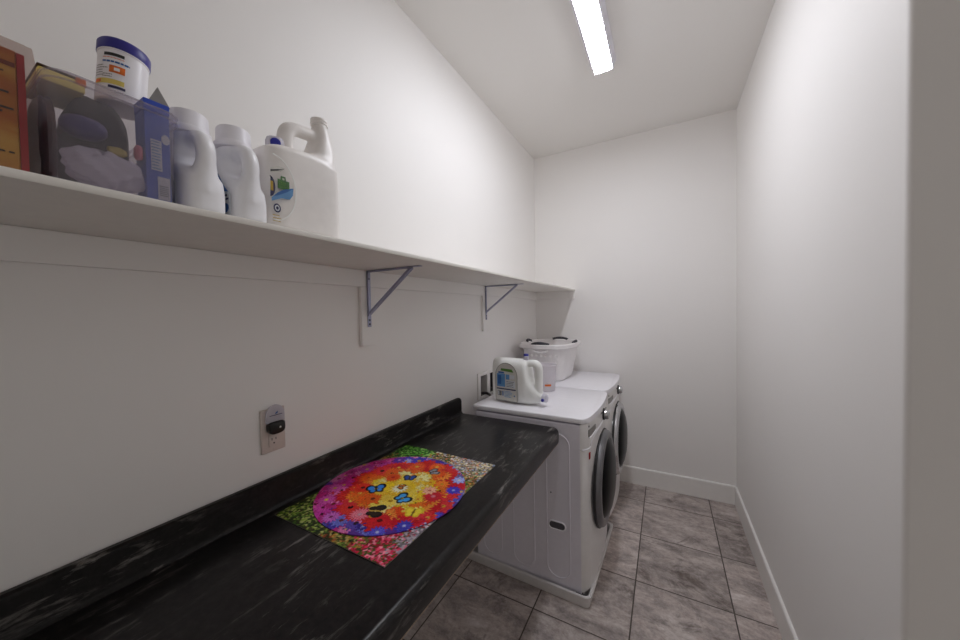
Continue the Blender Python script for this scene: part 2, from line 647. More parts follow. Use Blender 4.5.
mixd = [srgb(c) for c in ('#4a4a20', '#8a7a36', '#c58a34', '#6d8a34', '#3a3318', '#b5a260', '#a04a30')]
path = [srgb(c) for c in ('#8f8796', '#b6aab6', '#6f6a70', '#c9bcc6')]
scol = np.zeros((len(seeds), 3))
for i, (a, b) in enumerate(seeds):
    a2, b2 = a + random.gauss(0, .05), b + random.gauss(0, .05)
    if a2 > .60 and b2 < .38:
        p = redf if (a2 > .72 and b2 < .27) else (mixd + green[:2])
        if a2 > .93 and b2 > .08: p = path
    elif a2 > .9 and b2 < .62:
        p = path
    elif b2 > .80 and a2 > .62:
        p = pebb
    elif b2 > .80 and a2 > .38:
        p = pebb if random.random() < .35 else mixd + green[:3]
    elif b2 > .78:
        p = lush
    elif a2 < .5 and b2 < .35:
        p = green
    else:
        p = mixd
    scol[i] = p[random.randrange(len(p))] * random.uniform(.7, 1.25)
flat = np.stack([GX.ravel(), GY.ravel() * 1.3], 1).astype(np.float32)
sd = (seeds * [1, 1.3]).astype(np.float32)
near = np.concatenate([((c[:, None, :] - sd[None]) ** 2).sum(-1).argmin(1) for c in np.array_split(flat, 40)])
cols = np.clip(scol[near], 0, 1)
PT = .003
verts = [(PX0 + (PX1 - PX0) * a, PY0 + (PY1 - PY0) * b, PT) for a, b in zip(GX.ravel(), GY.ravel())]
faces = [(i * ny + j, (i + 1) * ny + j, (i + 1) * ny + j + 1, i * ny + j + 1) for i in range(nx - 1) for j in range(ny - 1)]
loop = [i * ny for i in range(nx)] + [(nx - 1) * ny + j for j in range(1, ny)] + [i * ny + ny - 1 for i in range(nx - 2, -1, -1)] + [j for j in range(ny - 2, 0, -1)]
b0 = len(verts)
verts += [(verts[i][0], verts[i][1], 0) for i in loop]
k = len(loop)
faces += [(loop[i], b0 + i, b0 + (i + 1) % k, loop[(i + 1) % k]) for i in range(k)]
faces.append(tuple(b0 + i for i in range(k))[::-1])
me = bpy.data.meshes.new('jigsaw_puzzle')
me.from_pydata([(x, y, z) for x, y, z in verts], [], faces)
cc = np.vstack([cols, np.tile(srgb('#a9a59c'), (k, 1))])
print_attr(me, cc)
o = obj('jigsaw_puzzle', me, M['print'], smooth=False)
o.location = (0, 0, CZ + .0005)
tag(o, 'rectangular jigsaw puzzle of foliage and pebbles lying flat on the black counter', 'puzzle', 'jigsaw puzzles')

# the round one: rings of painted flowers with butterflies
RC = .262
nr, na = 120, 460
rr = np.linspace(0, 1, nr) * RC
aa = np.linspace(0, 2 * PI, na, endpoint=False)
RR, AA = np.meshgrid(rr, aa, indexing='ij')
X, Y = RR * np.cos(AA), RR * np.sin(AA)
pic = np.zeros(X.shape + (3,))
pic[:] = srgb('#5a2f8f')
for lim, c in ((.84, '#b3181f'), (.62, '#d9521a'), (.44, '#dba81c')):
    pic[np.hypot(X - .03, Y - .012) < lim * RC] = srgb(c)
zone = np.where(RR < .1)


def flower(cx, cy, R, n, c1, c2, cc, rot, layers=3):
    global pic
    d = np.hypot(X - cx, Y - cy) / R
    a = np.arctan2(Y - cy, X - cx)
    for L in range(layers):
        s = 1 - L * .27
        prof = s * (.80 + .20 * np.cos(n * (a + rot + L * PI / n)))
        m = d < prof
        k = np.clip(d / np.maximum(prof, 1e-6), 0, 1)[..., None]
        vein = (.93 + .07 * np.cos(3 * n * (a + rot)))[..., None]
        col = (c2 * (1 - k) + c1 * k) * vein * (1 - .45 * (k > .92)) * (1 - .15 * (k < .3))
        pic = np.where(m[..., None], col, pic)
    m = d < .2
    pic = np.where(m[..., None], cc * (1 - .4 * (d / .2)[..., None]), pic)


def hexes(*c):
    return [srgb(x) for x in c]


yel = hexes('#f6d21f', '#f3c81c', '#f7e163', '#efb91c', '#f1e9a0')
orn = hexes('#f2761a', '#ee5f16', '#f78f28', '#f39a3a', '#ea4a1a')
red = hexes('#e0201f', '#d8162f', '#ee3a2c', '#c4121f', '#e5343f')
pnk = hexes('#e3328f', '#d43fae', '#ee67b4', '#c62a86', '#f08ac4')
blu = hexes('#3b2fb0', '#4a3fd0', '#5a35a8', '#7d86e6', '#2d2390', '#b9c0f2')
cand = []
for _ in range(300):
    r = RC * math.sqrt(random.random()) * 1.02
    cand.append((r, random.random() * 2 * PI))
cand.sort(key=lambda q: -math.hypot(q[0] * math.cos(q[1]) - .03, q[0] * math.sin(q[1]) - .01))
for r, a in cand:
    x, y = r * math.cos(a), r * math.sin(a)
    d = math.hypot(x - .03, y - .012) / RC + random.gauss(0, .035)
    ang = math.degrees(a) % 360
    if d < .42: P = yel
    elif d < .62: P = orn
    elif d < .77: P = red
    else:
        # outer ring: pink towards the wall and the near end, blue and violet on the far and front sides
        P = pnk if 95 < ang < 285 else blu
        if 85 < ang < 125 and random.random() < .5: P = blu
        if 262 < ang < 300 and random.random() < .6: P = blu
    c1 = P[random.randrange(len(P))]
    c2 = P[random.randrange(len(P))] * random.uniform(.42, 1.0)
    cc = random.choice(hexes('#5a1a0c', '#d8a020', '#7a2a10', '#f0d050', '#2a120a'))
    if P is yel: cc = random.choice(hexes('#b98a12', '#d97a14', '#e8c23a'))
    flower(x, y, random.uniform(.024, .042) * (1.2 if P is red else 1), random.choice((7, 9, 11, 13, 16)), c1, c2, cc, random.random() * 6)
for fx, fy, R, n, c1, c2, cc in (
        (.025, .008, .030, 12, '#f4f3e4', '#dfe59a', '#c98a1e'), (-.056, .058, .036, 20, '#ee5a1c', '#a80f1c', '#c01020'),
        (-.10, -.05, .040, 22, '#e8331f', '#c21220', '#5a0a10'), (.10, -.165, .044, 22, '#e0202c', '#b40e1e', '#6a0a10'),
        (.165, .02, .040, 18, '#d81f34', '#b01428', '#e08090'), (.02, -.17, .040, 18, '#e43a5c', '#f3c8d8', '#e0a0b0'),
        (.13, .045, .030, 9, '#f0a58a', '#f4d2b0', '#d06a50'), (-.03, .17, .045, 26, '#e8361c', '#f08a3a', '#e8b03a'),
        (.045, .205, .040, 24, '#f04a1a', '#f38a2a', '#f0c040'), (.185, .155, .030, 8, '#8f9aee', '#d4dafa', '#f2f0d0'),
        (.205, .085, .030, 12, '#3a2fc0', '#5a4fe0', '#b0b8f0'), (.185, -.15, .030, 12, '#2f2aa8', '#6a6ae6', '#c0c8f4'),
        (.135, -.208, .030, 12, '#4a3ac8', '#7a80ea', '#c0c8f4'), (-.19, -.10, .034, 14, '#d63fa6', '#ee8acb', '#f0c040'),
        (-.15, -.165, .036, 14, '#c93aa0', '#e878c0', '#f0d050'), (-.05, -.222, .032, 14, '#c64fc0', '#e69ad8', '#8a2a6a'),
        (-.20, .06, .034, 14, '#b62f9a', '#d668c0', '#f0d050'), (-.14, .185, .034, 12, '#5a2a9c', '#7a4ac8', '#d0a0e0')):
    flower(fx, fy, R, n, srgb(c1), srgb(c2), srgb(cc), random.random())


def butterfly(cx, cy, R, rot, c1, c2, cb):
    global pic
    u = (X - cx) * math.cos(rot) + (Y - cy) * math.sin(rot)
    v = -(X - cx) * math.sin(rot) + (Y - cy) * math.cos(rot)
    u, v = u / R, np.abs(v) / R
    up = ((u - .35) / .55) ** 2 + ((v - .55) / .48) ** 2 < 1
    lo = ((u + .32) / .42) ** 2 + ((v - .38) / .36) ** 2 < 1
    upi = ((u - .28) / .36) ** 2 + ((v - .46) / .32) ** 2 < 1
    loi = ((u + .26) / .27) ** 2 + ((v - .33) / .23) ** 2 < 1
    body = (np.abs(v) < .09) & (np.abs(u) < .6)
    pic = np.where((up | lo)[..., None], c2, pic)
    pic = np.where((upi | loi)[..., None], c1, pic)
    pic = np.where(body[..., None], cb, pic)


blk = srgb('#0d0d14')
butterfly(-.05, -.035, .036, 2.4, srgb('#2f7fd8'), blk, blk)
butterfly(.077, -.04, .034, 1.1, srgb('#3f9ae0'), blk, blk)
butterfly(.005, .083, .026, 2.0, srgb('#24479c'), blk, blk)
butterfly(.05, -.135, .034, .4, srgb('#2b2016'), blk, srgb('#c0a040'))
butterfly(.165, -.085, .032, 1.9, srgb('#e8d23c'), srgb('#d6b62a'), srgb('#6a5a1a'))
butterfly(.058, .165, .026, .9, srgb('#8a8a92'), srgb('#44444c'), blk)
butterfly(.02, .018, .018, .2, srgb('#c8741c'), srgb('#3a1c0a'), blk)
pic = np.clip(pic * (1 + rng.normal(0, .06, pic.shape[:2]))[..., None], 0, 1)
sub = pic.reshape(-1, 3)
verts = [(x, y, PT) for x, y in zip(X.ravel(), Y.ravel())]
faces = [(i * na + j, (i + 1) * na + j, (i + 1) * na + (j + 1) % na, i * na + (j + 1) % na) for i in range(nr - 1) for j in range(na)]
b0 = len(verts)
e0 = (nr - 1) * na
verts += [(verts[e0 + j][0], verts[e0 + j][1], 0) for j in range(na)]
faces += [(e0 + j, b0 + j, b0 + (j + 1) % na, e0 + (j + 1) % na) for j in range(na)]
faces.append(tuple(b0 + j for j in range(na))[::-1])
me = bpy.data.meshes.new('jigsaw_puzzle')
me.from_pydata(verts, [], faces)
print_attr(me, np.vstack([sub, np.tile(srgb('#6b3a6b'), (na, 1))]))
o = obj('jigsaw_puzzle', me, M['disc'], smooth=False)
o.location = (.297, .897, CZ + .0005 + PT + .0005)
tag(o, 'round jigsaw puzzle of bright flowers and butterflies lying on top of the rectangular one', 'puzzle', 'jigsaw puzzles')

# ------------------------------------------------------------------ wall shelf
SZ, SX = 1.783, .400
t = thing('wall_shelf', (0, 0, SZ), 'long white shelf on metal brackets along the left wall', 'shelf')
bm = new_bm(); box(bm, .001, SX, YN + .005, D - .002, -.0142, 0, .003)
obj('shelf_board', bm, M['shelf'], t)
bm = new_bm(); box(bm, .001, .018, YN + .005, D - .002, -.086, -.0145, .001, 1)
obj('wall_rail', bm, M['wall'], t)
bm = new_bm(); box(bm, .0185, SX - .008, D - .019, D - .001, -.086, -.0145, .001, 1)
obj('end_rail', bm, M['wall'], t)
for yb in (1.060, 2.165):
    bm = new_bm(); box(bm, .001, .0185, yb - .040, yb + .040, -.343, -.0865, .001, 1)
    obj('backing_board', bm, M['wall'], t)
    bm = new_bm()
    xf = .0195
    # upright and arm: one folded angle strip
    box(bm, xf, xf + .003, yb - .010, yb + .010, -.262, -.0150, .0008, 1)
    box(bm, xf, .315, yb - .010, yb + .010, -.0177, -.0150, .0008, 1)
    box(bm, xf, xf + .010, yb - .010, yb - .008, -.215, -.0150)
    box(bm, xf, .27, yb - .010, yb - .008, -.024, -.0150)
    br = obj('shelf_bracket', bm, M['steel'], t)
    bm = new_bm()
    d = Vector((.245, 0, .180)).normalized(); nn = Vector((-d.z, 0, d.x))
    a, b = Vector((xf + .004, yb, -.205)), Vector((.268, yb, -.021))
    rings = []
    for p in (a, b):
        rings.append([p + Vector((0, s, 0)) + nn * w for s, w in ((-.008, -.004), (.008, -.004), (.008, .006), (.005, .006), (.005, 0), (-.005, 0), (-.005, .006), (-.008, .006))])
    loft(bm, rings)
    obj('brace', bm, M['steel'], br)
    for zz in (-.05, -.232, -.250):
        bm = new_bm()
        lathe(bm, [(.0048, 0), (.0045, .0015), (.002, .0026)], 14, Matrix.Translation((xf + .003, yb, zz)) @ Matrix.Rotation(PI / 2, 4, 'Y'))
        obj('screw', bm, M['screw'], br)

# ------------------------------------------------------------------ outlet with a plug-in light
t = thing('electrical_outlet', (0, .641, 1.193), 'ivory wall outlet plate above the black counter', 'outlet')
bm = new_bm(); box(bm, .0005, .0065, -.040, .040, -.073, .073, .004, 3)
obj('cover_plate', bm, M['plate'], t)
for zz in (.017, -.036):
    bm = new_bm()
    box(bm, .0066, .0085, -.0165, .0165, zz - .0195, zz + .0195, .0015, 2, 0)
    for yy in (-.0065, .0065):
        box(bm, .0086, .0089, yy - .0012, yy + .0012, zz + .002, zz + .010, mi=1)
    lathe(bm, [(.0026, 0), (.0026, .0003)], 12, Matrix.Translation((.0086, 0, zz - .008)) @ Matrix.Rotation(PI / 2, 4, 'Y'), mi=1)
    obj('receptacle', bm, [M['plate'], M['dark']], t)
bm = new_bm(); lathe(bm, [(.003, 0), (.0026, .001), (.001, .0014)], 14, Matrix.Translation((.0066, 0, -.064)) @ Matrix.Rotation(PI / 2, 4, 'Y'))
obj('screw', bm, M['plate'], t)
t = thing('plug_in_light', (.009, .643, 1.209), 'black plug-in night light with rounded clear shield in the wall outlet', 'night light')
bm = new_bm()
secs = []
for x, hy, hz, dz in ((0, .026, .0195, -.006), (.004, .027, .0205, -.006), (.018, .027, .0205, -.006), (.023, .024, .018, -.006), (.025, .018, .012, -.006)):
    pts = []
    for i in range(24):
        a = 2 * PI * i / 24
        c, s = math.cos(a), math.sin(a)
        e = 5 if s > 0 else 2.8
        pts.append((x, hy * math.copysign(abs(c) ** (2 / e), c), dz + hz * math.copysign(abs(s) ** (2 / e), s)))
    secs.append(pts)
loft(bm, secs)
hb = obj('sensor_housing', bm, M['blackplug'], t)
bm = new_bm(); lathe(bm, [(.0032, 0), (.0028, .0015), (.001, .002)], 14, Matrix.Translation((.0252, .006, -.004)) @ Matrix.Rotation(PI / 2, 4, 'Y'))
obj('sensor_eye', bm, M['led'], t)
bm = new_bm()
sh = [(-.030, .012), (.030, .012), (.030, .036)] + [(.030 * math.cos(PI * i / 14), .038 + .032 * math.sin(PI * i / 14)) for i in range(1, 14)] + [(-.030, .036)]
loft(bm, [[(x, y, z) for y, z in sh] for x in (.004, .010)])
obj('shield', bm, M['cupm'], t)
p = Print((.0101, 0, 0), (0, 1, 0), (0, 0, 1), (1, 0, 0), .0002)
p.rect(-.020, .022, .0345, .0365, M['lnavy'])
p.pts([(-.002, .039), (.006, .040), (.008, .048), (.001, .044)], M['lblue2'])
p.done('shield_print', t)

# ------------------------------------------------------------------ laundry outlet box in the left wall
t = thing('laundry_outlet_box', (0, OY0, OZ0), 'white recessed hose valve box in the left wall behind the washer', 'outlet box')
w_, h_ = OY1 - OY0, OZ1 - OZ0
bm = new_bm()
for y0, y1, z0, z1 in ((-.014, .026, -.014, h_ + .014), (w_ - .02, w_ + .014, -.014, h_ + .014), (.026, w_ - .02, -.014, .008), (.026, w_ - .02, h_ - .012, h_ + .014)):
    box(bm, .0008, .010, y0, y1, z0, z1, .0015, 1)
obj('frame', bm, M['trim'], t)
bm = new_bm()
box(bm, -.095, -.090, .001, w_ - .001, .001, h_ - .001)
box(bm, -.090, -.001, .001, .004, .001, h_ - .001); box(bm, -.090, -.001, w_ - .004, w_ - .001, .001, h_ - .001)
box(bm, -.090, -.001, .004, w_ - .004, .001, .004); box(bm, -.090, -.001, .004, w_ - .004, h_ - .004, h_ - .001)
obj('liner', bm, M['hose'], t)
bm = new_bm(); box(bm, -.085, .009, .126, .172, .0085, h_ - .0125, .002, 1)
obj('divider', bm, M['trim'], t)
for yy, c in ((.075, 'red'), (.235, 'bluecap')):
    bm = new_bm()
    lathe(bm, [(.012, .03), (.012, .07), (.008, .075), (.008, .10)], 16, Matrix.Translation((-.05, yy, 0)))
    vv = obj('valve', bm, M['brass'], t)
    bm = new_bm(); box(bm, -.056, -.044, yy - .022, yy + .022, .1005, .108, .003, 2)
    obj('valve_handle', bm, M[c], vv)
    bm = new_bm()
    tube(bm, smooth_path([(-.05, yy, .028), (-.045, yy, .02), (-.03, yy + .012, .014), (-.008, yy + .02, .018), (.03, yy + .03, .01), (.05, yy + .03, -.04), (.06, yy + .03, -.3)]), .009, 10)
    obj('hose', bm, M['hose'], t)

# ------------------------------------------------------------------ washer and dryer
MW, XB, XS = .708, .125, .796       # width, back, front corners (x from the wall)


def front_x(s, add=0):
    """bowed front in plan, s from 0 to MW along the width"""
    k = (s - MW / 2) / (MW / 2)
    return XS + .026 * (1 - k * k) + add


def plan(x_back, add, r=.032, n=15, inset=0):
    pts = [(x_back, inset), ]
    ry = .075
    ss = [inset + ry * (1 - math.cos(PI / 2 * i / 6)) for i in range(7)]
    sw = [r * (1 - math.sin(PI / 2 * i / 6)) for i in range(7)]
    for s, w in zip(ss, sw):
        pts.append((front_x(s, add) - w, s))
    for i in range(1, n):
        s = inset + ry + (MW - 2 * inset - 2 * ry) * i / n
        pts.append((front_x(s, add), s))
    for s, w in reversed(list(zip(ss, sw))):
        pts.append((front_x(s, add) - w, MW - s))
    pts.append((x_back, MW - inset))
    return pts


def corner_x(s, add=0):
    return front_x(s, add) - (.032 * (1 - math.sin(math.acos(1 - s / .075))) if s < .075 else 0)


def capsule(y0, y1, z0, z1, n=10):
    """outline in the XZ plane (rounded ends)"""
    r = min(y1 - y0, z1 - z0) / 2 * .96
    out = []
    for cx, cz, a0 in ((y1 - r, z1 - r, 0), (y0 + r, z1 - r, 90), (y0 + r, z0 + r, 180), (y1 - r, z0 + r, 270)):
        for i in range(n + 1):
            a = math.radians(a0 + 90 * i / n)
            out.append((cx + r * math.cos(a), cz + r * math.sin(a)))
    return out


ZB, ZT = .047, 1.000      # foot of the cabinet above the floor, top of the lid
DZ, DR, DC = .548, .281, MW / 2 + .006


def machine(name, y, label, cat, silver=False):
    t = thing(name, (0, y, 0), label, cat, group='front-loading laundry machines')
    bm = new_bm()
    box(bm, XB, .7655, 0, MW, ZB, .962, .002, 1)
    for x0, x1 in ((.172, .294), (.372, .502), (.577, .706)):       # pressed vertical panels
        for side in (0, MW):
            c = capsule(x0, x1, .095, .900)
            tube(bm, [(a, side, b) for a, b in c], .0042, 8, closed=True, sy=.9)
    cab = obj('cabinet', bm, M['enamel'], t)
    bm = new_bm()
    for side, s in ((0, -1),):
        c = capsule(.588, .682, .364, .408)
        tube(bm, [(a, side + s * .0008, b) for a, b in c], .004, 8, closed=True)
    obj('grip_rim', bm, M['lid_enamel'], cab)
    bm = new_bm()
    for side, s in ((0, -1),):
        c = capsule(.592, .678, .368, .404)
        lo = [bm.verts.new((a, side + s * .0010, b)) for a, b in c]; hi = [bm.verts.new((a, side + s * .0019, b)) for a, b in c]
        bm.faces.new(lo); bm.faces.new(hi)
        for i in range(len(c)):
            bm.faces.new([lo[i], lo[(i + 1) % len(c)], hi[(i + 1) % len(c)], hi[i]])
    obj('grip_slot', bm, M['groove'], cab)
    bm = new_bm(); lathe(bm, [(.0045, 0), (.004, .0015)], 12, Matrix.Translation((.602, 0, .565)) @ Matrix.Rotation(PI / 2, 4, 'X'))
    obj('screw', bm, M['groove'], cab)
    bm = new_bm()
    prism(bm, plan(.105, .004, inset=-.0005), .970, ZT, .007, 3)
    obj('lid', bm, M['lid_enamel'], t)
    # lower front and the control panel over it
    bm = new_bm(); prism(bm, plan(.7665, -.002, inset=.001), ZB + .008, .829, .004, 2)
    fr = obj('front_panel', bm, M['front'], t)
    bm = new_bm(); prism(bm, plan(.7665, 0, inset=.001), .8315, .9675, .003, 2)
    cp = obj('control_panel', bm, M['front'], t)
    # raised line sweeping over the door
    bm = new_bm()
    pts = [(front_x(s) - .032 * (1 - math.sin(math.acos(1 - min(1, s / .075)))) + .0005, s, .830) for s in (.004, .015, .03, .05)]
    for i in range(31):
        a = math.radians(2 + 176 * i / 30)
        s = DC - .29 * math.cos(a)
        pts.append((front_x(s, .0005) - (.032 * (1 - math.sin(math.acos(1 - s / .075))) if s < .075 else 0), s, .830 + .062 * math.sin(a) ** .8))
    tube(bm, pts, .004, 8)
    obj('panel_trim', bm, M['lid_enamel'], t)
    # detergent drawer window, knob, small buttons
    bm = new_bm()
    ss = [.045 + .115 * i / 8 for i in range(9)]
    rings = []
    for add in (.0004, .004):
        low = [(corner_x(s, add), s, .893 + .012 * (i / 8) ** 2) for i, s in enumerate(ss)]
        top = [(corner_x(s, add), s, .932) for s in reversed(ss)]
        rings.append(low + top)
    loft(bm, rings)
    dr = obj('detergent_drawer', bm, M['window'], t)
    bm = new_bm()
    tube(bm, [(corner_x(s, .004), s, .889 + .012 * (i / 8) ** 2) for i, s in enumerate(ss)], .0035, 8)
    obj('drawer_lip', bm, M['lid_enamel'], dr)
    ks = .395
    K = Matrix.Translation((front_x(ks, .0005), ks, .925)) @ Matrix.Rotation(PI / 2, 4, 'Y')
    bm = new_bm(); lathe(bm, [(.036, 0), (.036, .006), (.034, .010)], 36, K)
    obj('knob_collar', bm, M['dark'], t)
    bm = new_bm(); lathe(bm, [(.029, .0101), (.029, .026), (.026, .033), (.019, .035), (.004, .033)], 36, K)
    obj('control_knob', bm, M['chrome'], t, label='chrome control knob')
    for s in (.05, .31, .335, .46, .50, .54):
        bm = new_bm(); lathe(bm, [(.0055, 0), (.005, .003), (.002, .0036)], 14, Matrix.Translation((corner_x(s, .0003), s, .950 if s < .4 else .925)) @ Matrix.Rotation(PI / 2, 4, 'Y'))
        obj('button', bm, M['dark'] if s != .31 else M['window'], t)
    bm = new_bm(); box(bm, corner_x(.060) - .003, corner_x(.060) + .0022, .050, .070, .770, .804)
    if not silver:
        obj('energy_sticker', bm, M['red'], t, label='small red sticker')
    else:
        bm.free()
    # the round door
    Dm = Matrix.Translation((XS + .015, DC, DZ)) @ Matrix.Rotation(PI / 2, 4, 'Y')
    bm = new_bm()
    lathe(bm, [(DR, 0), (DR, .020), (DR - .006, .034), (DR - .018, .043), (DR - .038, .045), (DR - .047, .042), (DR - .052, .034)], 64, Dm)
    door = obj('door', bm, M['chrome'] if silver else M['ring'], t, label='round silver porthole door')
    bm = new_bm()
    lathe(bm, [(DR + .006, .004), (DR + .006, .014), (DR + .0005, .018)], 64, Dm, False, False)
    obj('door_gasket', bm, M['dark'], door)
    bm = new_bm()
    lathe(bm, [(DR - .053, .035), (DR - .07, .050), (DR - .11, .066), (DR - .16, .075), (DR - .22, .079), (.002, .080)], 64, Dm)
    obj('door_glass', bm, M['dglass'], door)
    bm = new_bm()
    hp = [Dm @ Vector((-(DR - .030) * math.sin(a), (DR - .030) * math.cos(a), .047)) for a in [math.radians(-16 + 32 * i / 10) for i in range(11)]]
    tube(bm, hp, .008, 10)
    obj('door_handle', bm, M['chrome'], door)
    for sx, sy in ((.17, .06), (.17, MW - .06), (.74, .06), (.74, MW - .06)):
        bm = new_bm(); lathe(bm, [(.022, .0045 if not silver else .0005), (.022, .014), (.010, .018), (.010, ZB)], 16, Matrix.Translation((sx, sy, 0)))
        obj('foot', bm, M['dark'], t)
    return t


machine('washing_machine', 1.802, 'white front-loading washer nearest the black counter standing in a drain pan', 'washing machine')
machine('clothes_dryer', 2.527, 'white front-loading dryer in the far corner beyond the washer', 'dryer', True)

# drain pan under the washer
bm = new_bm()
px0, px1, py0, py1 = .030, .829, 1.776, 2.512
cx, cy, hx, hy = (px0 + px1) / 2, (py0 + py1) / 2, (px1 - px0) / 2, (py1 - py0) / 2
rings = []
for d_, z in ((.012, .0005), (.008, .040), (.007, .052), (0, .054), (0, .062), (.004, .066), (.009, .062), (.013, .064), (.018, .060), (.022, .012), (.026, .0042)):
    rings.append([(x, y, z) for x, y in rrect(cx, cy, hx - d_, hy - d_, .036 - d_ * .8)])
loft(bm, rings)
for v in bm.verts:                       # it sits a little askew
    v.co = Matrix.Translation((cx, cy, 0)) @ Matrix.Rotation(math.radians(-1.6), 4, 'Z') @ Matrix.Translation((-cx, -cy, 0)) @ v.co
o = obj('drain_pan', bm, M['pan'])
tag(o, 'shallow white drain pan on the floor under the washer', 'drain pan')

# ------------------------------------------------------------------ detergent jugs with tap
LYING = dict(
    secs=[(0, -.130, .130, .055), (.006, -.138, .138, .064), (.10, -.138, .138, .066), (.205, -.138, .138, .066), (.225, -.134, .138, .065),
          (.236, -.115, .138, .062), (.244, -.075, .138, .058), (.251, -.030, .137, .054), (.262, .000, .136, .050), (.285, .022, .132, .044),
          (.305, .040, .126, .036), (.320, .058, .118, .027), (.330, .070, .108, .022)],
    hand=[(-.110, 0, .200), (-.116, 0, .255), (-.113, 0, .288), (-.090, 0, .305), (-.040, 0, .306), (.015, 0, .305), (.055, 0, .305), (.085, 0, .306)],
    hr=.0205, nc=.089, nz=.324)
STANDING = dict(
    secs=[(0, -.096, .098, .055), (.006, -.104, .106, .064), (.09, -.105, .107, .066), (.175, -.105, .106, .066), (.198, -.102, .105, .065),
          (.210, -.085, .104, .062), (.216, -.030, .103, .058), (.222, .010, .102, .054), (.235, .034, .101, .050), (.265, .047, .099, .043),
          (.300, .055, .096, .034), (.325, .058, .093, .026), (.335, .062, .090, .022)],
    hand=[(-.026, 0, .195), (-.025, 0, .245), (-.019, 0, .276), (-.002, 0, .290), (.03, 0, .295), (.07, 0, .298)],
    hr=.0165, nc=.077, nz=.330)


def jug_mesh(J):
    bm = new_bm()
    loft(bm, [sring((a + b) / 2, 0, z, (b - a) / 2, h, 4.2 if z < .2 else (3.2 if z < .28 else 2.2)) for z, a, b, h in J['secs']])
    tube(bm, smooth_path(J['hand']), J['hr'], 14, sy=1.25)
    return moulded(bm, .0038, 7)


def jug_parts(t, mat, J):
    obj('body', jug_mesh(J), mat, t, angle=80)
    c, z = J['nc'], J['nz']
    bm = new_bm()
    lathe(bm, [(.0205, z), (.0205, z + .005), (.0235, z + .0055), (.0235, z + .010), (.0205, z + .0105), (.0205, z + .014), (.0225, z + .0145), (.0225, z + .020), (.017, z + .0202)], 30, Matrix.Translation((c, 0, 0)))
    obj('neck', bm, mat, t)


def vent_cap(t, x, z, tilt):
    # small cap leaving the jug on its handle side
    K = Matrix.Translation((x, 0, z)) @ Matrix.Rotation(math.radians(tilt), 4, 'Y')
    bm = new_bm(); lathe(bm, [(.017, -.010), (.017, .010), (.014, .014)], 26, K)
    obj('vent_neck', bm, M['cupm'], t)
    bm = new_bm(); lathe(bm, [(.0155, .0142), (.0155, .024), (.0135, .027), (.004, .0272)], 26, K)
    obj('vent_cap', bm, M['bluecap'], t, label='small blue cap')


# jug lying ready to pour on the washer
JZ = ZT + .001
th = math.radians(-8)
t = thing('detergent_jug', (.186, 1.995, JZ), 'big white detergent jug with a blue and green label lying on the washer', 'detergent jug', (0, 0, th), 'large detergent jugs')
Rj = Matrix.Translation((0, 0, .1385)) @ Matrix.Rotation(PI / 2, 4, 'Y')
parts0 = set(bpy.data.objects)
jug_parts(t, M['jug'], LYING)
vent_cap(t, -.146, .220, -90)
# tap on the neck
bm = new_bm()
c, z = .089, .345
lathe(bm, [(.0255, z - .012), (.0255, z + .006), (.022, z + .012), (.012, z + .014)], 28, Matrix.Translation((c, 0, 0)))
tube(bm, [(c, -.004, z), (c + .004, -.034, z + .002)], [.012, .010], 14)
tp = obj('pour_tap', bm, M['cupm'], t)
bm = new_bm(); lathe(bm, [(.009, 0), (.009, .007), (.006, .009)], 20, Matrix.Translation((c + .004, -.0345, z + .002)) @ Matrix.Rotation(PI / 2, 4, 'X'))
obj('tap_button', bm, M['bluecap'], t, label='blue tap button')
# label: plane y = -.067, up = local -x, right = local +z
P = Print((0, -.0668, .022), (0, 0, 1.08), (-1.06, 0, 0), (0, -1, 0))
arch = [(.008, -.118), (.158, -.118)] + [(.083 + .076 * math.cos(PI * i / 18), .030 + .080 * math.sin(PI * i / 18)) for i in range(19)]
inn = [(.083 + (x - .083) * .95, -.004 + (y + .004) * .965) for x, y in arch]
P.pts(arch, M['ridge'], 0); P.pts(inn, M['lgrey'], 1)
P.pts([(.050, .076), (.122, .074), (.134, .058), (.128, .056), (.046, .062)], M['lgreen'], 2)
P.rect(.030, .070, .046, .056, M['lblue2'], 2)
P.rect(.020, .076, -.034, .044, M['lblue'], 2)
P.rect(.026, .050, -.02, .034, M['lblue2'], 3)
P.rect(.082, .106, .012, .042, M['lblue'], 2); P.rect(.108, .140, .018, .040, M['lpale'], 2)
P.rect(.082, .144, -.036, .006, M['lpale'], 2); P.lines(.086, .140, -.034, .004, 4, M['lblack'], 3, .3)
P.rect(.018, .148, -.050, -.043, M['lnavy'], 2)
P.rect(.024, .050, -.088, -.060, M['lblack'], 2); P.rect(.027, .033, -.086, -.062, M['lpale'], 3); P.rect(.038, .041, -.086, -.062, M['lpale'], 3)
P.rect(.056, .064, -.088, -.060, M['lblue2'], 2)
P.lines(.070, .124, -.096, -.056, 5, M['lblue'], 2, .45); P.rect(.134, .142, -.086, -.078, M['lblue2'], 2)
P.done('label', t)
for o in set(bpy.data.objects) - parts0:
    o.matrix_local = Rj

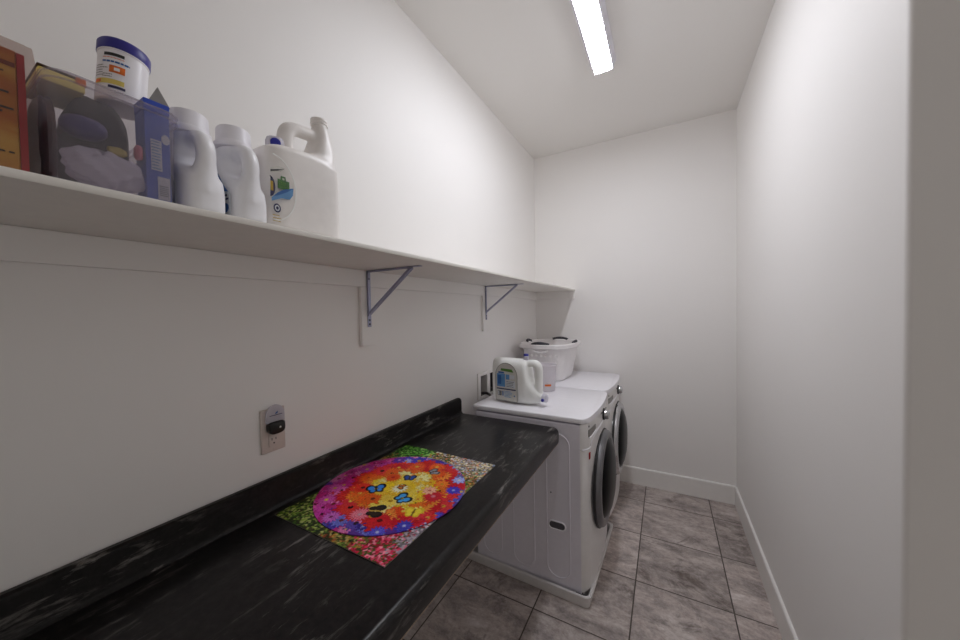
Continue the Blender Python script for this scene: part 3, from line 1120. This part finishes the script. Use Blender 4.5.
# jug standing on the shelf
t = thing('detergent_jug', (.300, .556, SZ + .0005), 'big uncapped white jug with a loop handle at the right end of the shelf group', 'detergent jug', (0, 0, PI / 2), 'large detergent jugs')
jug_parts(t, M['jugw'], STANDING)
bm = new_bm(); lathe(bm, [(.021, .200), (.0215, .236), (.019, .243), (.004, .244)], 28, Matrix.Translation((-.050, 0, 0)))
obj('tap', bm, M['cupm'], t)
bm = new_bm(); lathe(bm, [(.0115, 0), (.0115, .005), (.009, .0065), (.002, .0066)], 24, Matrix.Translation((-.050, 0, .224)) @ Matrix.Rotation(math.radians(-28), 4, 'Z') @ Matrix.Translation((0, -.0215, 0)) @ Matrix.Rotation(PI / 2, 4, 'X'))
obj('tap_button', bm, M['bluecap'], t, label='blue tap button')
P = Print((.002, -.0668, 0), (1, 0, 0), (0, 0, 1), (0, -1, 0))
ring = []
for i in range(33):
    a = -PI / 2 + PI * i / 32
    ring.append((-.098 + .056 * math.cos(a), .096 + .078 * math.sin(a)))
for i in range(32):
    (a0, b0), (a1, b1) = ring[i], ring[i + 1]
    q = lambda a, b: (-.098 + (a + .098) * .95, .096 + (b - .096) * .965)
    P.pts([(a0, b0), (a1, b1), q(a1, b1), q(a0, b0)], M['jug'], 1)
P.pts([(-.104, .138), (-.085, .149), (-.070, .147), (-.080, .137), (-.104, .127)], M['lgrey'], 1)
P.pts([(-.104, .130), (-.088, .136), (-.071, .145), (-.088, .140), (-.104, .134)], M['lblack'], 2)
P.pts([(-.104, .120)] + [(-.106 + .012 * math.cos(PI / 2 - PI * i / 12), .096 + .024 * math.sin(PI / 2 - PI * i / 12)) for i in range(13)], M['lnavy'], 1)
P.rect(-.105, -.099, .086, .108, M['gold'], 2)
P.rect(-.088, -.060, .096, .118, M['lgrn2'], 1)
P.pts([(-.081, .118), (-.068, .118), (-.069, .127), (-.080, .127)], M['lgrn2'], 1)
P.rect(-.077, -.072, .1185, .123, M['lgrey'], 2); P.lines(-.086, -.062, .099, .114, 3, M['lgreen'], 2, .4)
P.pts([(-.103, .070), (-.088, .086), (-.072, .098), (-.050, .106), (-.052, .088), (-.060, .076), (-.080, .074), (-.103, .062)], M['lblue'], 1)
P.pts([(-.100, .073), (-.088, .085), (-.072, .097), (-.050, .105), (-.068, .091), (-.084, .081)], M['lblue2'], 2)
P.disc(-.091, .048, .0085, .0105, M['lnavy'], 1); P.disc(-.091, .048, .0055, .007, M['lpale'], 2); P.disc(-.091, .048, .003, .004, M['lnavy'], 3)
P.lines(-.102, -.080, .014, .034, 3, M['gold'], 1, .25)
P.done('label', t)

# ------------------------------------------------------------------ two capped bottles
def bottle(loc, rot, label, blue):
    t = thing('detergent_bottle', loc, label, 'detergent bottle', (0, 0, rot), 'white detergent bottles')
    bm = new_bm()
    secs = [(0, -.070, .066, .037), (.005, -.076, .073, .038), (.05, -.076, .074, .038), (.080, -.076, .070, .037), (.102, -.075, .046, .036), (.122, -.073, .012, .034),
            (.140, -.070, .002, .034), (.160, -.064, .006, .033), (.172, -.053, .024, .032), (.184, -.040, .030, .031), (.190, -.034, .032, .030)]
    loft(bm, [sring((a + b) / 2, 0, z, (b - a) / 2, h, 3.6 if z < .16 else 2.4) for z, a, b, h in secs])
    tube(bm, smooth_path([(.044, 0, .050), (.050, 0, .085), (.058, 0, .115), (.059, 0, .145), (.048, 0, .170), (.026, 0, .176), (.005, 0, .178)]), [max(.0165, .030 - .0011 * i) for i in range(37)], 14, sy=1.2)
    obj('body', moulded(bm, .0036, 10), M['bottle'], t, angle=80)
    bm = new_bm()
    lathe(bm, [(.0365, .1885), (.0375, .190), (.0375, .199), (.0345, .204), (.0335, .206), (.0325, .236), (.030, .240), (.004, .2405)], 40)
    obj('cap', bm, M['cap'], t)
    P = Print((0, -.0388, 0), (1, 0, 0), (0, 0, 1), (0, -1, 0))
    if blue:
        P.pts([(-.066, .012), (.050, .012), (.052, .06), (.030, .085), (.010, .118), (-.06, .118)], M['lpale'], 0)
        P.pts([(-.064, .10), (.010, .116), (.028, .086), (.045, .066), (.0, .080), (-.064, .082)], M['lblue2'], 1)
        P.lines(-.06, .045, .046, .072, 3, M['lnavy'], 1, .5)
        P.disc(.03, .030, .015, .012, M['lblue2'], 1); P.rect(-.06, .0, .018, .040, M['lblue'], 1)
    else:
        P.pts([(-.066, .012), (.030, .012), (.030, .06), (.010, .10), (-.06, .10)], M['lpale'], 0)
    P.done('label', t)
    t.scale = (1, 1, .9 if blue else .875)
    return t


bottle((.308, .3250, SZ + .0005), math.radians(4), 'white capped bottle squeezed between the translucent bin and another bottle', False)
bottle((.308, .4075, SZ + .0005), math.radians(4), 'white capped bottle with blue label edge beside the loop-handled jug', True)

# ------------------------------------------------------------------ storage bin and what is in it
t = thing('storage_bin', (.244, .2065, SZ + .0005), 'translucent frosted bin crammed with cleaning things on the shelf', 'storage bin')
bm = new_bm()
rings = []
for z, d_ in ((0, .008), (.003, .006), (.150, .0015), (.1505, -.001), (.163, -.001), (.165, .0005), (.163, .002), (.150, .0032), (.005, .0085)):
    rings.append([(x, y, z) for x, y in rrect(0, 0, .143 - d_, .077 - d_, .026)])
loft(bm, rings)
obj('tub', bm, M['bin'], t)
bm = new_bm()
for z in (.1515, .1625):
    tube(bm, [(x, y, z) for x, y in rrect(0, 0, .1446, .0786, .026)], .0016, 6, closed=True)
obj('rim', bm, M['bin'], t)


def blob(c, r, e=2.2, rough=0, n=26, seed=0):
    rnd = random.Random(seed)
    ph = [rnd.uniform(0, 6.28) for _ in range(8)]
    bm = new_bm()
    rings = []
    for i in range(1, 16):
        v = PI * i / 16 - PI / 2
        rg = []
        for j in range(n):
            a = 2 * PI * j / n
            k = 1 + rough * (math.sin(3 * a + ph[0] + 2 * v) + .7 * math.sin(5 * a + ph[1] - 4 * v) + .5 * math.sin(9 * a + ph[2] + 7 * v))
            cv, sv = math.cos(v), math.sin(v)
            f = lambda q: math.copysign(abs(q) ** (2 / e), q)
            rg.append((c[0] + r[0] * k * f(cv) * f(math.cos(a)), c[1] + r[1] * k * f(cv) * f(math.sin(a)), c[2] + r[2] * k * f(sv)))
        rings.append(rg)
    loft(bm, rings)
    return bm


bz = SZ + .007
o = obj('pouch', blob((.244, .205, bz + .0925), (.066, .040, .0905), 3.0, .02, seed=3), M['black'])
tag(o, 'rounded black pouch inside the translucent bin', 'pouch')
o = obj('shade_filler', blob((.215, .1475, bz + .085), (.085, .011, .082), 3.0, .03, seed=9), M['brown'])  # filler added to darken the bin's left end, where shade and contents meet
tag(o, 'dark brown filler added for the shade and dark contents at the left end of the translucent bin', 'shade_filler')
o = obj('plastic_bottle', blob((.346, .172, bz + .096), (.024, .026, .016), 2.4, 0, seed=4), M['purple'])
tag(o, 'dark purple bottle lying in the left of the translucent bin', 'bottle')
bm = blob((.348, .193, bz + .034), (.018, .047, .031), 2.0, .10, 60, seed=5)
o = obj('plastic_bag', bm, M['bagm'], angle=12)
tag(o, 'crumpled clear plastic bag in the bottom of the translucent bin', 'plastic bag')
o = obj('packet', blob((.350, .2085, bz + .072), (.006, .012, .007), 2.4, .05, seed=6), M['yellow'])
tag(o, 'small yellow packet in front of the black pouch in the bin', 'packet')
o = obj('sponge', blob((.352, .2345, bz + .080), (.007, .0055, .013), 3.0, .03, seed=8), M['pink'])
tag(o, 'small pink sponge beside the blue carton in the bin', 'sponge')
t = thing('carton', (.338, .2605, bz), 'blue cardboard carton with open grey flap standing in the bin', 'carton')
bm = new_bm(); box(bm, -.022, .022, -.019, .0155, 0, .160, .001, 1)
obj('carton_body', bm, M['bluepale'], t)
bm = new_bm(); box(bm, -.0225, .0225, -.0195, .0165, .1605, .180, .001, 1)
obj('carton_top', bm, M['blue'], t)
bm = new_bm()
a = [(.010, -.010, .1805), (.014, .0205, .1805), (.006, .006, .216)]
loft(bm, [a, [(x - .003, y, z) for x, y, z in a]])
obj('flap', bm, M['cardgrey'], t, label='grey inside of the raised flap')
P = Print((.0225, 0, 0), (0, 1, 0), (0, 0, 1), (1, 0, 0))
P.rect(-.012, .003, .055, .110, M['lpale']); P.lines(-.011, .002, .056, .109, 10, M['lblue'], 1, .35)
P.disc(.009, .115, .006, .009, M['lpale']); P.rect(-.004, .013, .004, .045, M['lpale'])
P.lines(-.002, .011, .010, .030, 6, M['lblack'], 1, .4, .05)
P.done('carton_print', t)
t = thing('packet', (.255, .155, bz + .170), 'flat yellow and orange packet poking above the left bin rim', 'packet')
bm = new_bm(); box(bm, -.05, .05, -.020, .030, 0, .020, .003, 2)
obj('wrapper', bm, M['lyel'], t)
bm = new_bm(); box(bm, -.0505, .0505, -.0205, .0305, .0205, .0235, .001, 1)
obj('lid_panel', bm, M['brown'], t)
bm = new_bm(); box(bm, -.051, .051, .019, .031, .012, .0240, .001, 1)
obj('tip', bm, M['orange'], t)

# white tub with a navy lid leaning in the top of the bin
Rt = Matrix.Rotation(math.radians(-5), 4, 'X') @ Matrix.Rotation(math.radians(-2), 4, 'Y')
t = thing('tub', (.262, .238, bz + .184), 'white round tub with a navy lid leaning above the bin', 'tub')
t.rotation_euler = Rt.to_euler()
t.scale = (.93, .93, .98)
bm = new_bm(); lathe(bm, [(.034, 0), (.0365, .003), (.0365, .096), (.038, .0965), (.038, .101)], 48)
obj('tub_body', bm, M['tub'], t)
bm = new_bm(); lathe(bm, [(.0385, .0985), (.0390, .100), (.0390, .117), (.037, .120), (.004, .1202)], 48)
obj('lid', bm, M['navylid'], t)


class Wrap(Print):
    """print bent round a cylinder: x is arc length, y is height"""
    def __init__(s, r):
        super().__init__((0, 0, 0), (1, 0, 0), (0, 0, 1), (0, -1, 0)); s.r = r

    def pts(s, P, mat, lift=0):
        x0, x1 = min(p[0] for p in P), max(p[0] for p in P)
        y0, y1 = min(p[1] for p in P), max(p[1] for p in P)
        mi = s.m(mat)
        k = max(1, int((x1 - x0) / .004))
        rr = s.r + .0003 + lift * .0003
        f = lambda x, y: (rr * math.cos(x / s.r), rr * math.sin(x / s.r), y)
        for i in range(k):
            a, b = x0 + (x1 - x0) * i / k, x0 + (x1 - x0) * (i + 1) / k
            poly(s.bm, [f(a, y0), f(b, y0), f(b, y1), f(a, y1)], mi)


P = Wrap(.0365)
o_ = -.028     # arc of the print that faces the room
P.rect(o_ - .010, o_ + .020, .083, .089, M['lblack'], 1); P.lines(o_ - .012, o_ + .020, .078, .081, 1, M['orange'], 1, .4, 0)
P.lines(o_ - .012, o_ + .028, .069, .075, 1, M['lblue2'], 1, .6, 0)
P.rect(o_, o_ + .022, .051, .065, M['orange'], 1); P.rect(o_ + .007, o_ + .015, .055, .061, M['tub'], 2)
P.lines(o_ - .026, o_ - .002, .042, .066, 5, M['ridge'], 1, .35); P.lines(o_ - .01, o_ + .012, .040, .049, 2, M['ridge'], 1, .35)
P.rect(o_ - .024, o_ + .022, .0285, .038, M['lyel'], 1); P.rect(o_ - .024, o_ - .012, .030, .036, M['orange'], 2)
P.rect(o_, o_ + .024, .021, .026, M['lnavy'], 1)
P.done('tub_print', t)

# ------------------------------------------------------------------ yellow carton in plastic wrap at the left
t = thing('carton', (.285, .025, SZ + .0005), 'tall yellow and orange carton with a red edge at the left end of the shelf', 'carton')
bm = new_bm(); box(bm, -.085, .085, -.085, .0815, .001, .172, .001, 1)
obj('carton_body', bm, M['carton'], t)
bm = new_bm(); box(bm, -.085, .0860, .0817, .0885, .003, .170)
obj('red_edge', bm, M['redstripe'], t, label='red edge')
P = Print((.0853, 0, 0), (0, 1, 0), (0, 0, 1), (1, 0, 0))
P.rect(.030, .080, .148, .154, M['maroon'])
P.lines(-.05, .077, .133, .145, 3, M['lblack'], 0, .45); P.lines(-.05, .080, .108, .126, 3, M['lblack'], 0, .45)
P.lines(-.05, .077, .098, .103, 1, M['maroon'], 0, .45); P.lines(-.05, .080, .080, .092, 2, M['lblack'], 0, .45)
P.lines(-.05, .080, .077, .073, 1, M['maroon'], 0, .45); P.lines(-.05, .077, .050, .063, 3, M['lblack'], 0, .45)
P.lines(-.05, .077, .026, .046, 4, M['lblack'], 0, .45); P.lines(-.05, .077, .008, .018, 2, M['lblack'], 0, .45)
P.done('carton_print', t)
bm = new_bm()
rnd = random.Random(5)
rings = []
for z in [.0 + .186 * i / 14 for i in range(15)]:
    rg = []
    for x, y in rrect(0, .003, .0915, .0945, .008, 5):
        k = .0018 * math.sin(70 * z + 40 * x + 33 * y) + .0010 * rnd.uniform(-1, 1)
        grow = max(0, z - .172) * (-.5)
        rg.append((x + (k if y > -.05 else 0) + grow * (1 if x > 0 else -1), y + abs(k) * .8 + grow * .3, z + (.003 * math.sin(60 * y) if z > .17 else 0) + .0012))
    rings.append(rg)
loft(bm, rings, False, True)
obj('plastic_wrap', bm, M['film'], t, label='crinkled clear plastic wrap', angle=20)

# ------------------------------------------------------------------ laundry basket on the dryer
bask = t = thing('laundry_basket', (.281, 2.885, ZT + .001), 'white oval laundry basket with charcoal handles on the dryer', 'laundry basket')


bask.scale = (1, 1, 1.045)


def bring(z, hx, hy, e=3.4, n=64):
    return sring(0, 0, z, hx, hy, e, n)


bm = new_bm()
loft(bm, [bring(0, .140, .205, 4), bring(.004, .152, .217, 4), bring(.060, .166, .236, 3.8), bring(.16, .186, .264, 3.6), bring(.262, .203, .289, 3.4), bring(.264, .199, .285, 3.4),
          bring(.16, .182, .260, 3.6), bring(.060, .162, .232, 3.8), bring(.008, .147, .212, 4), bring(.005, .130, .195, 4)])
shell = mesh_from(bm)
# round vent holes through the near and far ends
cut = new_bm()
for zz in (.205, .155):
    for xx in (-.12, -.08, -.04, 0, .04, .08, .12):
        if zz == .155 and abs(xx) < .1:
            continue
        lathe(cut, [(.011, -.5), (.011, .5)], 18, Matrix.Translation((xx, 0, zz)) @ Matrix.Rotation(PI / 2, 4, 'X'))
cutter = bpy.data.objects.new('tmpcut', mesh_from(cut)); COL.objects.link(cutter)
sh_o = bpy.data.objects.new('tmpshell', shell); COL.objects.link(sh_o)
md = sh_o.modifiers.new('b', 'BOOLEAN'); md.operation = 'DIFFERENCE'; md.object = cutter; md.solver = 'EXACT'
dg = bpy.context.evaluated_depsgraph_get(); dg.update()
res = bpy.data.meshes.new_from_object(sh_o.evaluated_get(dg))
bpy.data.objects.remove(sh_o); bpy.data.objects.remove(cutter)
obj('basket_body', res, M['basket'], t, angle=40)
bm = new_bm()
loft(bm, [bring(.258, .2035, .2895), bring(.258, .222, .308), bring(.262, .228, .314), bring(.286, .228, .314), bring(.293, .222, .308), bring(.293, .206, .292), bring(.286, .199, .285), bring(.264, .197, .284)], closed=True)
obj('rim', bm, M['basket'], t)
for s in (-1, 1):                        # cut-in hand holds below the grips
    bm = new_bm()
    pts = [(x, s * (.300 + .004), .25 - .018 * (1 - (x / .065) ** 2)) for x in [-.065 + .13 * i / 12 for i in range(13)]]
    tube(bm, pts, .006, 8)
    obj('hand_hold', bm, M['basket'], t)
for cx_, cy_, L, ax in ((0, -.303, .10, 'x'), (0, .303, .10, 'x'), (-.217, 0, .07, 'y'), (.217, 0, .07, 'y')):
    bm = new_bm()
    pts = []
    for i in range(13):
        u = -1 + 2 * i / 12
        zz = .292 + .012 * (1 - u * u)
        off = -.014 * u * u * (1 if (cy_ if ax == 'x' else cx_) > 0 else -1)
        pts.append((cx_ + L * .72 * u, cy_ + off, zz) if ax == 'x' else (cx_ + off, cy_ + L * .72 * u, zz))
    tube(bm, pts, .011, 10)
    obj('handle_grip', bm, M['grip'], t, label='charcoal rubber grip')

# ------------------------------------------------------------------ milky bucket behind the jug
t = thing('bucket', (.400, 2.365, ZT + .001), 'milky translucent bucket with orange label between jug and laundry basket', 'bucket')
bm = new_bm()
lathe(bm, [(.060, 0), (.064, .002), (.076, .178), (.079, .179), (.079, .186), (.0765, .188), (.0745, .186), (.0745, .178), (.0625, .004), (.055, .003)], 48)
obj('tub', bm, M['bucket'], t)
P = Wrap(.0685)
P.rect(-.095, -.050, .040, .054, M['orange'], 1); P.rect(-.100, -.030, .028, .031, M['lpale'], 1)
P.done('label', t)

# ------------------------------------------------------------------ camera
cam = bpy.data.cameras.new('camera')
cam.sensor_fit = 'HORIZONTAL'
cam.sensor_width = 36
cam.lens = 36 * 335.08 / 960
cam.clip_start = .02
co = bpy.data.objects.new('camera', cam)
COL.objects.link(co)
Fv = Vector((-.4847446, .8743518, -.0230573)); Rv = Vector((.874644, .4844331, -.0179556)); Uv = Vector((.0045298, .0288708, .9995729))
m = Matrix.Identity(4)
for i in range(3):
    m[i][0], m[i][1], m[i][2] = Rv[i], Uv[i], -Fv[i]
m[0][3], m[1][3], m[2][3] = 1.16776, 0, 1.57712
co.matrix_world = m
SC.camera = co

# ------------------------------------------------------------------ light: the strip lamp, and warm world fill let in through the unseen open passage end
wd = bpy.data.worlds.new('world_fill')
SC.world = wd
wd.use_nodes = True
bg = wd.node_tree.nodes['Background']
bg.inputs['Color'].default_value = (1.0, .95, .90, 1)
bg.inputs['Strength'].default_value = .33
SC.cycles.transparent_max_bounces = 32
SC.cycles.max_bounces = 16
SC.cycles.diffuse_bounces = 14
SC.view_settings.view_transform = 'Standard'
SC.view_settings.look = 'None'
SC.view_settings.exposure = 0.0
SC.view_settings.gamma = 1
SC.view_settings.use_curve_mapping = False
